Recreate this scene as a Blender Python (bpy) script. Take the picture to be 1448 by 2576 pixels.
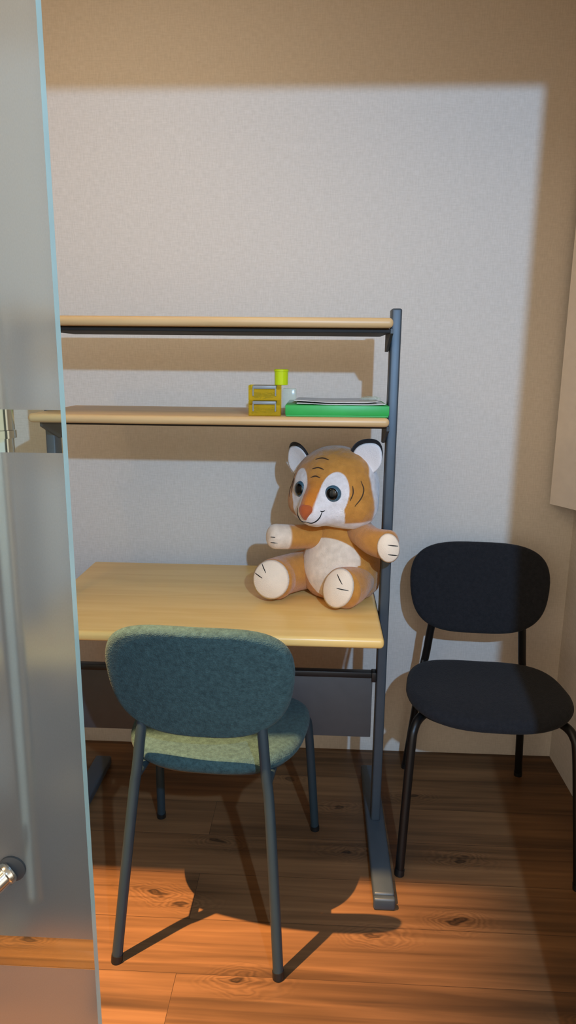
import bpy, bmesh, math, random
from mathutils import Vector, Matrix, noise

# ------------------------------------------------------------------ scene, camera, light
S = bpy.context.scene
for o in list(bpy.data.objects):
    bpy.data.objects.remove(o, do_unlink=True)
COL = S.collection
random.seed(7)

S.view_settings.view_transform = 'Standard'
S.view_settings.look = 'None'
S.view_settings.exposure = 0.3
S.view_settings.gamma = 1.0
S.view_settings.use_curve_mapping = False
S.cycles.use_denoising = True
S.cycles.max_bounces = 10
S.cycles.diffuse_bounces = 5
S.cycles.glossy_bounces = 4
S.cycles.transmission_bounces = 8
S.cycles.transparent_max_bounces = 12
S.cycles.caustics_reflective = False
S.cycles.caustics_refractive = False
S.cycles.sample_clamp_indirect = 4.0

CAM_POS = Vector((-0.0202, -2.298, 1.4022))
pitch, yaw, roll = 0.2183, 0.045, 0.010
fwd = Vector((-math.sin(yaw) * math.cos(pitch), math.cos(yaw) * math.cos(pitch), -math.sin(pitch)))
right = Vector((math.cos(yaw), math.sin(yaw), 0))
up = right.cross(fwd)
r2 = right * math.cos(roll) + up * math.sin(roll)
u2 = up * math.cos(roll) - right * math.sin(roll)
cd = bpy.data.cameras.new('camera')
cam = bpy.data.objects.new('camera', cd)
COL.objects.link(cam)
M = Matrix((r2, u2, -fwd)).transposed().to_4x4()
M.translation = CAM_POS
cam.matrix_world = M
cd.sensor_fit = 'VERTICAL'
cd.sensor_height = 36.0
cd.lens = 1731.0 / 2576.0 * 36.0
cd.clip_start = 0.02
S.camera = cam

# warm dim light of the corridor all around
W = bpy.data.worlds.new('corridor_world')
S.world = W
W.use_nodes = True
bg = W.node_tree.nodes['Background']
bg.inputs[1].default_value = 1.5
_tc = W.node_tree.nodes.new('ShaderNodeTexCoord')
_sx = W.node_tree.nodes.new('ShaderNodeSeparateXYZ')
_rm = W.node_tree.nodes.new('ShaderNodeValToRGB')
W.node_tree.links.new(_tc.outputs['Generated'], _sx.inputs[0])
_mr = W.node_tree.nodes.new('ShaderNodeMapRange')
_mr.inputs[1].default_value = -1.0
W.node_tree.links.new(_sx.outputs['Z'], _mr.inputs[0])
W.node_tree.links.new(_mr.outputs[0], _rm.inputs[0])
W.node_tree.links.new(_rm.outputs[0], bg.inputs[0])
# the hall: dim floor, bright storey in front, dim high ceiling
_e = _rm.color_ramp.elements
_e[0].position, _e[0].color = 0.0, (0.20, 0.13, 0.08, 1)
_e[1].position, _e[1].color = 1.0, (0.22, 0.17, 0.11, 1)
for _p, _c in ((0.47, (0.55, 0.44, 0.32, 1)), (0.52, (1.0, 0.88, 0.72, 1)), (0.64, (1.0, 0.88, 0.72, 1)), (0.78, (0.34, 0.27, 0.19, 1))):
    _e.new(_p).color = _c


def point(name, loc, col, power, rad):
    l = bpy.data.lights.new(name, 'POINT')
    l.color = col
    l.energy = power
    l.shadow_soft_size = rad
    o = bpy.data.objects.new(name, l)
    COL.objects.link(o)
    o.location = loc
    return o


def area(name, loc, aim, col, power, sx, sy):
    l = bpy.data.lights.new(name, 'AREA')
    l.shape = 'RECTANGLE'
    l.size, l.size_y = sx, sy
    l.color = col
    l.energy = power
    o = bpy.data.objects.new(name, l)
    COL.objects.link(o)
    o.location = loc
    o.rotation_euler = (Vector(aim) - Vector(loc)).to_track_quat('-Z', 'Y').to_euler()
    return o


# cool white spot of the corridor, shining through the doorway
point('corridor_cool_lamp', (0.379, -2.60, 1.88), (0.36, 0.63, 1.0), 130, 0.018)
# warm spot high up under the ceiling of the hall outside, falling steeply past the edge of the small room's ceiling
hs = bpy.data.lights.new('hall_warm_spot', 'SPOT')
hs.color = (1.0, 0.57, 0.24)
hs.energy = 3300
hs.shadow_soft_size = 0.02
hs.spot_size = math.radians(27)
hs.spot_blend = 1.0
ho = bpy.data.objects.new('hall_warm_spot', hs)
COL.objects.link(ho)
ho.location = (-1.48, -1.433, 4.6)
ho.rotation_euler = (Vector((-0.60, -0.95, 0)) - ho.location).to_track_quat('-Z', 'Y').to_euler()
# warm spot on the room's own ceiling, on the left near the door
point('room_warm_spot', (-0.97, -1.10, 2.28), (1.0, 0.68, 0.36), 4.5, 0.022)
# added soft fill below the ceiling, brightens the upper wall most; no real fixture
area('room_fill_light', (-0.45, -0.80, 2.47), (-0.25, -0.25, 1.0), (1.0, 0.80, 0.58), 4.2, 0.9, 0.5)
# added broad warm fill from the corridor side, raises the ambient level
area('corridor_fill_light', (-0.7, -3.0, 3.1), (-0.3, 0.0, 1.2), (1.0, 0.74, 0.46), 9, 1.6, 1.2)


# ------------------------------------------------------------------ materials
def lin(c):
    return tuple(((x / 255) / 12.92) if x / 255 <= 0.04045 else (((x / 255) + 0.055) / 1.055) ** 2.4 for x in c) + (1.0,)


def newmat(name):
    m = bpy.data.materials.new(name)
    m.use_nodes = True
    nt = m.node_tree
    return m, nt, nt.nodes['Principled BSDF']


def nd(nt, typ, **kw):
    n = nt.nodes.new(typ)
    for k, v in kw.items():
        setattr(n, k, v)
    return n


def ramp(nt, stops):
    r = nt.nodes.new('ShaderNodeValToRGB')
    e = r.color_ramp.elements
    while len(e) > 1:
        e.remove(e[-1])
    e[0].position = stops[0][0]
    e[0].color = stops[0][1]
    for p, c in stops[1:]:
        x = e.new(p)
        x.color = c
    return r


def simple(name, rgb, rough=0.5, metal=0.0, var=0.08, scale=30, bump=0.0, bscale=200, sheen=0.0, spec=0.5):
    m, nt, b = newmat(name)
    L = nt.links.new
    tc = nd(nt, 'ShaderNodeTexCoord')
    n = nd(nt, 'ShaderNodeTexNoise')
    n.inputs['Scale'].default_value = scale
    n.inputs['Detail'].default_value = 3
    L(tc.outputs['Object'], n.inputs['Vector'])
    c = lin(rgb)
    r = ramp(nt, [(0.3, tuple(x * (1 - var) for x in c[:3]) + (1,)), (0.7, tuple(min(1, x * (1 + var)) for x in c[:3]) + (1,))])
    L(n.outputs['Fac'], r.inputs[0])
    L(r.outputs[0], b.inputs['Base Color'])
    b.inputs['Roughness'].default_value = rough
    b.inputs['Metallic'].default_value = metal
    b.inputs['Specular IOR Level'].default_value = spec
    if sheen:
        b.inputs['Sheen Weight'].default_value = sheen
        b.inputs['Sheen Roughness'].default_value = 0.5
    if bump:
        n2 = nd(nt, 'ShaderNodeTexNoise')
        n2.inputs['Scale'].default_value = bscale
        n2.inputs['Detail'].default_value = 2
        L(tc.outputs['Object'], n2.inputs['Vector'])
        bp = nd(nt, 'ShaderNodeBump')
        bp.inputs['Strength'].default_value = bump
        bp.inputs['Distance'].default_value = 0.004
        L(n2.outputs['Fac'], bp.inputs['Height'])
        L(bp.outputs[0], b.inputs['Normal'])
    return m


def fabric(name, dark, light, bscale=900):
    """woven upholstery: fine cross hatch of two wave textures over a mottled colour"""
    m, nt, b = newmat(name)
    L = nt.links.new
    tc = nd(nt, 'ShaderNodeTexCoord')
    n = nd(nt, 'ShaderNodeTexNoise')
    n.inputs['Scale'].default_value = 95
    n.inputs['Detail'].default_value = 5
    n.inputs['Roughness'].default_value = 0.75
    L(tc.outputs['Object'], n.inputs['Vector'])
    r = ramp(nt, [(0.32, lin(dark)), (0.70, lin(light))])
    L(n.outputs['Fac'], r.inputs[0])
    L(r.outputs[0], b.inputs['Base Color'])
    v = nd(nt, 'ShaderNodeTexVoronoi')
    v.inputs['Scale'].default_value = bscale * 0.35
    L(tc.outputs['Object'], v.inputs['Vector'])
    bp = nd(nt, 'ShaderNodeBump')
    bp.inputs['Strength'].default_value = 0.5
    bp.inputs['Distance'].default_value = 0.002
    L(v.outputs['Distance'], bp.inputs['Height'])
    L(bp.outputs[0], b.inputs['Normal'])
    b.inputs['Roughness'].default_value = 0.95
    b.inputs['Specular IOR Level'].default_value = 0.2
    b.inputs['Sheen Weight'].default_value = 0.05
    return m


def wall_mat():
    m, nt, b = newmat('woven_wallpaper')
    L = nt.links.new
    g = nd(nt, 'ShaderNodeNewGeometry')
    mp1 = nd(nt, 'ShaderNodeMapping')
    mp1.inputs['Scale'].default_value = (260, 260, 40)
    mp2 = nd(nt, 'ShaderNodeMapping')
    mp2.inputs['Scale'].default_value = (40, 40, 260)
    n1 = nd(nt, 'ShaderNodeTexNoise')
    n2 = nd(nt, 'ShaderNodeTexNoise')
    for mp, n in ((mp1, n1), (mp2, n2)):
        L(g.outputs['Position'], mp.inputs['Vector'])
        L(mp.outputs[0], n.inputs['Vector'])
        n.inputs['Scale'].default_value = 1
        n.inputs['Detail'].default_value = 2
    ad = nd(nt, 'ShaderNodeMath', operation='ADD')
    L(n1.outputs['Fac'], ad.inputs[0])
    L(n2.outputs['Fac'], ad.inputs[1])
    r = ramp(nt, [(0.35, lin((206, 198, 186))), (0.65, lin((218, 210, 199)))])
    hf = nd(nt, 'ShaderNodeMath', operation='MULTIPLY')
    hf.inputs[1].default_value = 0.5
    L(ad.outputs[0], hf.inputs[0])
    L(hf.outputs[0], r.inputs[0])
    L(r.outputs[0], b.inputs['Base Color'])
    bp = nd(nt, 'ShaderNodeBump')
    bp.inputs['Strength'].default_value = 0.25
    bp.inputs['Distance'].default_value = 0.002
    L(ad.outputs[0], bp.inputs['Height'])
    L(bp.outputs[0], b.inputs['Normal'])
    b.inputs['Roughness'].default_value = 0.85
    b.inputs['Specular IOR Level'].default_value = 0.25
    return m


KNOTS = [(-0.44, -0.735), (-0.36, -0.76), (0.41, -0.555), (0.09, -0.545), (-0.30, -0.525), (0.15, -0.84), (-0.175, -0.985),
         (0.36, -0.785), (0.06, -0.345), (0.30, -0.27), (-0.72, -0.90), (0.62, -1.05), (-0.1, -0.2)]


def floor_mat():
    m, nt, b = newmat('oak_plank_floor')
    L = nt.links.new
    g = nd(nt, 'ShaderNodeNewGeometry')
    off = nd(nt, 'ShaderNodeMapping')
    off.inputs['Location'].default_value = (0.33, 0.015, 0)
    L(g.outputs['Position'], off.inputs['Vector'])
    br = nd(nt, 'ShaderNodeTexBrick')
    br.offset = 0.37
    br.inputs['Scale'].default_value = 1.0
    br.inputs['Brick Width'].default_value = 2.9
    br.inputs['Row Height'].default_value = 0.16
    br.inputs['Mortar Size'].default_value = 0.0007
    br.inputs['Mortar Smooth'].default_value = 0.3
    br.inputs['Color1'].default_value = (0.0, 0.0, 0.0, 1)
    br.inputs['Color2'].default_value = (1.0, 1.0, 1.0, 1)
    br.inputs['Mortar'].default_value = (0.5, 0.5, 0.5, 1)
    L(off.outputs[0], br.inputs['Vector'])
    # shift the grain from plank to plank
    addv = nd(nt, 'ShaderNodeVectorMath', operation='MULTIPLY_ADD')
    addv.inputs[1].default_value = (3.7, 0.9, 2.0)
    L(br.outputs['Color'], addv.inputs[0])
    L(off.outputs[0], addv.inputs[2])
    # a few big knots where the boards show them
    km2 = nd(nt, 'ShaderNodeVectorMath', operation='MULTIPLY')
    km2.inputs[1].default_value = (1.0, 2.3, 0)
    L(g.outputs['Position'], km2.inputs[0])
    wob2 = nd(nt, 'ShaderNodeTexNoise')
    wob2.inputs['Scale'].default_value = 9.0
    wob2.inputs['Detail'].default_value = 3
    L(km2.outputs[0], wob2.inputs['Vector'])
    wm2 = nd(nt, 'ShaderNodeVectorMath', operation='MULTIPLY_ADD')
    wm2.inputs[1].default_value = (0.12, 0.17, 0)
    L(wob2.outputs['Color'], wm2.inputs[0])
    L(km2.outputs[0], wm2.inputs[2])
    acc = None
    for kx, ky in KNOTS:
        dn = nd(nt, 'ShaderNodeVectorMath', operation='DISTANCE')
        L(wm2.outputs[0], dn.inputs[0])
        dn.inputs[1].default_value = (kx + 0.06, ky * 2.3 + 0.085, 0)
        if acc is None:
            acc = dn.outputs['Value']
        else:
            mn = nd(nt, 'ShaderNodeMath', operation='MINIMUM')
            L(acc, mn.inputs[0])
            L(dn.outputs['Value'], mn.inputs[1])
            acc = mn.outputs[0]
    kd = nd(nt, 'ShaderNodeMath', operation='MULTIPLY')
    kd.inputs[1].default_value = 2.6
    L(acc, kd.inputs[0])
    # rings round the knots
    rg = nd(nt, 'ShaderNodeMath', operation='MULTIPLY')
    rg.inputs[1].default_value = 125
    L(kd.outputs[0], rg.inputs[0])
    sn = nd(nt, 'ShaderNodeMath', operation='SINE')
    L(rg.outputs[0], sn.inputs[0])
    near = ramp(nt, [(0.0, (1, 1, 1, 1)), (0.34, (0, 0, 0, 1))])
    L(kd.outputs[0], near.inputs[0])
    rings = nd(nt, 'ShaderNodeMath', operation='MULTIPLY')
    L(sn.outputs[0], rings.inputs[0])
    L(near.outputs[0], rings.inputs[1])
    knot = ramp(nt, [(0.0, (1, 1, 1, 1)), (0.03, (0.8, 0.8, 0.8, 1)), (0.075, (0, 0, 0, 1))])
    L(kd.outputs[0], knot.inputs[0])
    # long grain
    gm = nd(nt, 'ShaderNodeMapping')
    gm.inputs['Scale'].default_value = (1.2, 34, 1)
    L(addv.outputs[0], gm.inputs['Vector'])
    gn = nd(nt, 'ShaderNodeTexNoise')
    gn.inputs['Scale'].default_value = 1.0
    gn.inputs['Detail'].default_value = 5
    gn.inputs['Roughness'].default_value = 0.55
    gn.inputs['Distortion'].default_value = 0.6
    L(gm.outputs[0], gn.inputs['Vector'])
    bm_ = nd(nt, 'ShaderNodeMapping')
    bm_.inputs['Scale'].default_value = (1.3, 11, 1)
    L(addv.outputs[0], bm_.inputs['Vector'])
    bn = nd(nt, 'ShaderNodeTexNoise')
    bn.inputs['Scale'].default_value = 1.0
    bn.inputs['Detail'].default_value = 3
    L(bm_.outputs[0], bn.inputs['Vector'])
    # sum of the height terms
    s1 = nd(nt, 'ShaderNodeMath', operation='MULTIPLY_ADD')
    s1.inputs[1].default_value = 0.13
    L(rings.outputs[0], s1.inputs[0])
    L(gn.outputs['Fac'], s1.inputs[2])
    s2 = nd(nt, 'ShaderNodeMath', operation='MULTIPLY_ADD')
    s2.inputs[1].default_value = 0.85
    L(bn.outputs['Fac'], s2.inputs[0])
    L(s1.outputs[0], s2.inputs[2])
    s3 = nd(nt, 'ShaderNodeMath', operation='MULTIPLY_ADD')
    s3.inputs[1].default_value = 0.20
    L(br.outputs['Color'], s3.inputs[0])
    L(s2.outputs[0], s3.inputs[2])
    s4 = nd(nt, 'ShaderNodeMath', operation='MULTIPLY_ADD')
    s4.inputs[1].default_value = -0.42
    L(knot.outputs[0], s4.inputs[0])
    L(s3.outputs[0], s4.inputs[2])
    cr = ramp(nt, [(0.40, lin((38, 25, 15))), (0.72, lin((80, 55, 33))), (0.98, lin((110, 77, 48))), (1.0, lin((126, 90, 57)))])
    dv = nd(nt, 'ShaderNodeMath', operation='MULTIPLY')
    dv.inputs[1].default_value = 1.0
    L(s4.outputs[0], dv.inputs[0])
    for e, p in zip(cr.color_ramp.elements, (0.40, 0.66, 0.86, 1.0)):
        e.position = p
    sc = nd(nt, 'ShaderNodeMath', operation='MULTIPLY')
    sc.inputs[1].default_value = 0.75
    L(dv.outputs[0], sc.inputs[0])
    L(sc.outputs[0], cr.inputs[0])
    mx = nd(nt, 'ShaderNodeMixRGB')
    L(br.outputs['Fac'], mx.inputs[0])
    L(cr.outputs[0], mx.inputs[1])
    mx.inputs[2].default_value = lin((52, 34, 20))
    L(mx.outputs[0], b.inputs['Base Color'])
    b.inputs['Roughness'].default_value = 0.42
    b.inputs['Specular IOR Level'].default_value = 0.35
    bp = nd(nt, 'ShaderNodeBump')
    bp.inputs['Strength'].default_value = 0.12
    bp.inputs['Distance'].default_value = 0.002
    L(s4.outputs[0], bp.inputs['Height'])
    L(bp.outputs[0], b.inputs['Normal'])
    return m


def maple_mat(name, a, c, rough=0.32):
    m, nt, b = newmat(name)
    L = nt.links.new
    g = nd(nt, 'ShaderNodeTexCoord')
    mp = nd(nt, 'ShaderNodeMapping')
    mp.inputs['Scale'].default_value = (2.5, 26, 26)
    L(g.outputs['Object'], mp.inputs['Vector'])
    n = nd(nt, 'ShaderNodeTexNoise')
    n.inputs['Scale'].default_value = 1.0
    n.inputs['Detail'].default_value = 5
    n.inputs['Distortion'].default_value = 0.8
    L(mp.outputs[0], n.inputs['Vector'])
    r = ramp(nt, [(0.3, lin(a)), (0.7, lin(c))])
    L(n.outputs['Fac'], r.inputs[0])
    L(r.outputs[0], b.inputs['Base Color'])
    b.inputs['Roughness'].default_value = rough
    b.inputs['Specular IOR Level'].default_value = 0.4
    return m


def plush_mat(name):
    """short pile plush, colour read from the sewn panels of the toy"""
    m, nt, b = newmat(name)
    L = nt.links.new
    at = nd(nt, 'ShaderNodeAttribute')
    at.attribute_name = 'Col'
    tc = nd(nt, 'ShaderNodeTexCoord')
    n = nd(nt, 'ShaderNodeTexNoise')
    n.inputs['Scale'].default_value = 55
    n.inputs['Detail'].default_value = 4
    L(tc.outputs['Object'], n.inputs['Vector'])
    r = ramp(nt, [(0.3, (0.82, 0.80, 0.78, 1)), (0.7, (1, 1, 1, 1))])
    L(n.outputs['Fac'], r.inputs[0])
    mx = nd(nt, 'ShaderNodeMixRGB', blend_type='MULTIPLY')
    mx.inputs[0].default_value = 1
    L(at.outputs['Color'], mx.inputs[1])
    L(r.outputs[0], mx.inputs[2])
    L(mx.outputs[0], b.inputs['Base Color'])
    n2 = nd(nt, 'ShaderNodeTexNoise')
    n2.inputs['Scale'].default_value = 420
    n2.inputs['Detail'].default_value = 3
    L(tc.outputs['Object'], n2.inputs['Vector'])
    bp = nd(nt, 'ShaderNodeBump')
    bp.inputs['Strength'].default_value = 0.55
    bp.inputs['Distance'].default_value = 0.004
    L(n2.outputs['Fac'], bp.inputs['Height'])
    L(bp.outputs[0], b.inputs['Normal'])
    b.inputs['Roughness'].default_value = 0.95
    b.inputs['Specular IOR Level'].default_value = 0.15
    b.inputs['Sheen Weight'].default_value = 0.35
    b.inputs['Sheen Roughness'].default_value = 0.4
    return m


def clear_plastic(name, tint, opaque_rgb, solid=0.35):
    m, nt, b = newmat(name)
    L = nt.links.new
    out = nt.nodes['Material Output']
    tr = nd(nt, 'ShaderNodeBsdfTransparent')
    tr.inputs[0].default_value = tint
    b.inputs['Base Color'].default_value = lin(opaque_rgb)
    b.inputs['Roughness'].default_value = 0.15
    mx = nd(nt, 'ShaderNodeMixShader')
    n = nd(nt, 'ShaderNodeTexNoise')
    n.inputs['Scale'].default_value = 40
    r = nd(nt, 'ShaderNodeMapRange')
    r.inputs[1].default_value = 0.3
    r.inputs[2].default_value = 0.7
    r.inputs[3].default_value = solid - 0.08
    r.inputs[4].default_value = solid + 0.08
    L(n.outputs['Fac'], r.inputs[0])
    L(r.outputs[0], mx.inputs[0])
    L(tr.outputs[0], mx.inputs[1])
    L(b.outputs[0], mx.inputs[2])
    L(mx.outputs[0], out.inputs[0])
    return m


def frosted_mat():
    m, nt, b = newmat('frosted_film_glass')
    L = nt.links.new
    out = nt.nodes['Material Output']
    nt.nodes.remove(b)
    rf = nd(nt, 'ShaderNodeBsdfRefraction')
    rf.inputs['Color'].default_value = (0.92, 0.97, 0.95, 1)
    rf.inputs['Roughness'].default_value = 0.42
    rf.inputs['IOR'].default_value = 1.22
    tl = nd(nt, 'ShaderNodeBsdfTranslucent')
    df = nd(nt, 'ShaderNodeBsdfDiffuse')
    n = nd(nt, 'ShaderNodeTexNoise')
    n.inputs['Scale'].default_value = 600
    r = ramp(nt, [(0.3, (0.66, 0.67, 0.63, 1)), (0.7, (0.72, 0.73, 0.69, 1))])
    L(n.outputs['Fac'], r.inputs[0])
    L(r.outputs[0], tl.inputs[0])
    L(r.outputs[0], df.inputs[0])
    m1 = nd(nt, 'ShaderNodeMixShader')
    m1.inputs[0].default_value = 0.18
    L(tl.outputs[0], m1.inputs[1])
    L(df.outputs[0], m1.inputs[2])
    m2 = nd(nt, 'ShaderNodeMixShader')
    m2.inputs[0].default_value = 0.55
    L(rf.outputs[0], m2.inputs[1])
    L(m1.outputs[0], m2.inputs[2])
    gl = nd(nt, 'ShaderNodeBsdfGlossy')
    gl.inputs['Roughness'].default_value = 0.25
    fr = nd(nt, 'ShaderNodeFresnel')
    fr.inputs[0].default_value = 1.35
    m3 = nd(nt, 'ShaderNodeMixShader')
    L(fr.outputs[0], m3.inputs[0])
    L(m2.outputs[0], m3.inputs[1])
    L(gl.outputs[0], m3.inputs[2])
    L(m3.outputs[0], out.inputs[0])
    return m


def clear_glass_mat(name, tint):
    m, nt, b = newmat(name)
    L = nt.links.new
    out = nt.nodes['Material Output']
    nt.nodes.remove(b)
    tr = nd(nt, 'ShaderNodeBsdfTransparent')
    tr.inputs[0].default_value = tint
    gl = nd(nt, 'ShaderNodeBsdfGlossy')
    gl.inputs['Roughness'].default_value = 0.03
    fr = nd(nt, 'ShaderNodeFresnel')
    fr.inputs[0].default_value = 1.3
    mx = nd(nt, 'ShaderNodeMixShader')
    L(fr.outputs[0], mx.inputs[0])
    L(tr.outputs[0], mx.inputs[1])
    L(gl.outputs[0], mx.inputs[2])
    L(mx.outputs[0], out.inputs[0])
    return m


M_WALL = wall_mat()
M_FLOOR = floor_mat()
M_CEIL = simple('white_ceiling_paint', (222, 216, 206), 0.9, bump=0.1)
M_FRAME = simple('grey_door_frame', (120, 122, 120), 0.5)
M_MAPLE = maple_mat('maple_veneer', (234, 188, 108), (244, 204, 128))
M_MAPLE2 = maple_mat('maple_shelf_veneer', (196, 158, 108), (214, 178, 126), 0.4)
M_STEEL = simple('blue_grey_painted_steel', (64, 74, 82), 0.45, 0.2, var=0.05)
M_PANEL = simple('grey_laminate_panel', (70, 69, 69), 0.6, var=0.05)
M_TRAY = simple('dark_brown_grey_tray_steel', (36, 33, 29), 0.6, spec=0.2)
M_BLACK = simple('black_plastic', (16, 17, 18), 0.45)
M_DARKB = simple('dark_grey_bracket_steel', (46, 48, 48), 0.5)
M_TEAL = fabric('teal_woven_fabric', (38, 58, 61), (62, 88, 90))
M_TEALF = simple('teal_grey_coated_steel', (42, 58, 66), 0.4, 0.2, var=0.04)
M_NAVY = fabric('charcoal_woven_fabric', (25, 27, 31), (36, 37, 41))
M_BLKF = simple('black_coated_steel', (14, 14, 15), 0.4, 0.2, var=0.04)
M_PLUSH = plush_mat('tiger_plush')
M_PLUSHB = simple('black_plush', (24, 20, 20), 0.95, sheen=0.2, bump=0.4, bscale=400)
M_PLUSHW = simple('white_plush', (236, 226, 220), 0.95, var=0.04, sheen=0.3, bump=0.4, bscale=400)
M_PLUSHC = simple('cream_plush', (238, 216, 190), 0.95, var=0.04, sheen=0.3, bump=0.4, bscale=400)
M_NOSE = simple('orange_nose_plush', (172, 80, 30), 0.9, var=0.08, sheen=0.2, bump=0.3, bscale=400)
M_THREAD = simple('black_thread', (22, 17, 16), 0.8)
M_BROWNTH = simple('dark_brown_thread', (62, 40, 22), 0.8)
M_EYE = simple('black_eye_plastic', (6, 8, 9), 0.12)
M_IRIS = simple('blue_grey_iris_plastic', (62, 90, 104), 0.15, var=0.35, scale=300)
M_CHROME = simple('polished_chrome', (212, 218, 220), 0.12, 1.0, var=0.03)
M_GEDGE = simple('green_tinted_glass_edge', (158, 186, 180), 0.25, var=0.12, scale=6)  # tinted glass, with its internally reflected light put into the pale colour
M_FROST = frosted_mat()
M_CLEAR = clear_glass_mat('clear_glass', (0.90, 0.95, 0.93, 1))
M_YEL = clear_plastic('clear_yellow_plastic', (0.98, 0.86, 0.22, 1), (214, 188, 44), 0.27)
M_YCAP = clear_plastic('lime_yellow_plastic', (0.86, 0.95, 0.15, 1), (206, 222, 24), 0.72)
M_CLR = clear_plastic('clear_plastic', (0.93, 0.97, 0.93, 1), (220, 226, 214), 0.22)
M_GREYRIM = simple('grey_plastic_rim', (128, 132, 132), 0.4)
M_STAPLE = simple('tarnished_metal_clips', (108, 98, 60), 0.35, 0.5, var=0.5, scale=160)
M_GREEN = simple('green_cardboard', (34, 158, 66), 0.45, var=0.05)
M_PAPER = simple('white_paper', (222, 220, 216), 0.7, var=0.04)
M_POSTER = simple('ivory_poster_paper', (226, 218, 208), 0.65, var=0.03)
M_POUCH = simple('grey_patterned_pouch', (128, 132, 128), 0.6, var=0.75, scale=180)


# ------------------------------------------------------------------ mesh helpers
def link(name, me, mat, parent=None, smooth=True):
    o = bpy.data.objects.new(name, me)
    COL.objects.link(o)
    if mat is not None:
        for mm in (mat if isinstance(mat, (list, tuple)) else [mat]):
            me.materials.append(mm)
    if smooth:
        me.polygons.foreach_set('use_smooth', [True] * len(me.polygons))
    if parent is not None:
        o.parent = parent
        o.matrix_parent_inverse = Matrix.Identity(4)
    return o


def from_bm(name, bm, mat, parent=None, smooth=True, sharp=None):
    bmesh.ops.recalc_face_normals(bm, faces=bm.faces)
    me = bpy.data.meshes.new(name)
    bm.to_mesh(me)
    bm.free()
    o = link(name, me, mat, parent, smooth)
    if sharp is not None and smooth:
        try:
            me.set_sharp_from_angle(angle=math.radians(sharp))
        except Exception:
            pass
    return o


def box(bm, lo, hi, bev=0.0, seg=3, rot=None):
    t = bmesh.new()
    bmesh.ops.create_cube(t, size=1)
    for v in t.verts:
        v.co = Vector([(lo[i] + hi[i]) / 2 + v.co[i] * (hi[i] - lo[i]) for i in range(3)])
    if bev:
        bmesh.ops.bevel(t, geom=list(t.edges), offset=bev, segments=seg, profile=0.5, affect='EDGES', clamp_overlap=True)
    if rot is not None:
        bmesh.ops.transform(t, matrix=rot, verts=t.verts)
    me = bpy.data.meshes.new('tmp')
    t.to_mesh(me)
    t.free()
    bm.from_mesh(me)
    bpy.data.meshes.remove(me)


def frames(pts):
    T = []
    for i in range(len(pts)):
        a = pts[max(i - 1, 0)]
        b = pts[min(i + 1, len(pts) - 1)]
        T.append((b - a).normalized())
    n = Vector((0, 0, 1)) if abs(T[0].z) < 0.9 else Vector((1, 0, 0))
    n = (n - T[0] * n.dot(T[0])).normalized()
    out = []
    for t in T:
        n = (n - t * n.dot(t))
        n.normalize()
        out.append((t, n, t.cross(n)))
    return out


def spline(pts, n=24):
    """Catmull-Rom through the points"""
    P = [Vector(p) for p in pts]
    P = [P[0] * 2 - P[1]] + P + [P[-1] * 2 - P[-2]]
    out = []
    for i in range(1, len(P) - 2):
        for k in range(n):
            t = k / n
            a, b, c, d = P[i - 1], P[i], P[i + 1], P[i + 2]
            out.append(0.5 * ((2 * b) + (c - a) * t + (2 * a - 5 * b + 4 * c - d) * t * t + (3 * b - a - 3 * c + d) * t ** 3))
    out.append(P[-2].copy())
    return out


def tube(bm, pts, rad, seg=16, cap=True, flat=(1.0, 1.0)):
    pts = [Vector(p) for p in pts]
    R = rad if isinstance(rad, (list, tuple)) else [rad] * len(pts)
    rings = []
    for (t, n, b), p, r in zip(frames(pts), pts, R):
        rings.append([bm.verts.new(p + (n * math.cos(a) * flat[0] + b * math.sin(a) * flat[1]) * r)
                      for a in (2 * math.pi * k / seg for k in range(seg))])
    for a, b in zip(rings, rings[1:]):
        for k in range(seg):
            bm.faces.new((a[k], a[(k + 1) % seg], b[(k + 1) % seg], b[k]))
    if cap:
        bm.faces.new(rings[0][::-1])
        bm.faces.new(rings[-1])
    return rings


def lathe(bm, prof, center=(0, 0, 0), axis=(0, 0, 1), seg=32):
    ax = Vector(axis).normalized()
    q = Vector((0, 0, 1)).rotation_difference(ax)
    c = Vector(center)
    rings = []
    for r, z in prof:
        rings.append([bm.verts.new(c + q @ Vector((r * math.cos(2 * math.pi * k / seg), r * math.sin(2 * math.pi * k / seg), z))) for k in range(seg)])
    for a, b in zip(rings, rings[1:]):
        for k in range(seg):
            bm.faces.new((a[k], a[(k + 1) % seg], b[(k + 1) % seg], b[k]))
    bm.faces.new(rings[0][::-1])
    bm.faces.new(rings[-1])


def thing(name, label, cat, loc=(0, 0, 0), rz=0.0, group=None):
    o = bpy.data.objects.new(name, None)
    o.empty_display_size = 0.05
    COL.objects.link(o)
    o.location = loc
    o.rotation_euler = (0, 0, rz)
    tag(o, label, cat, group)
    return o


def tag(o, label, cat, group=None):
    o['label'] = label
    o['category'] = cat
    if group:
        o['group'] = group


def struct(name, bm, mat, label, cat, smooth=False, parent=None):
    o = from_bm(name, bm, mat, parent, smooth)
    if parent is None:
        o['kind'] = 'structure'
        o['label'] = label
        o['category'] = cat
    return o


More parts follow.
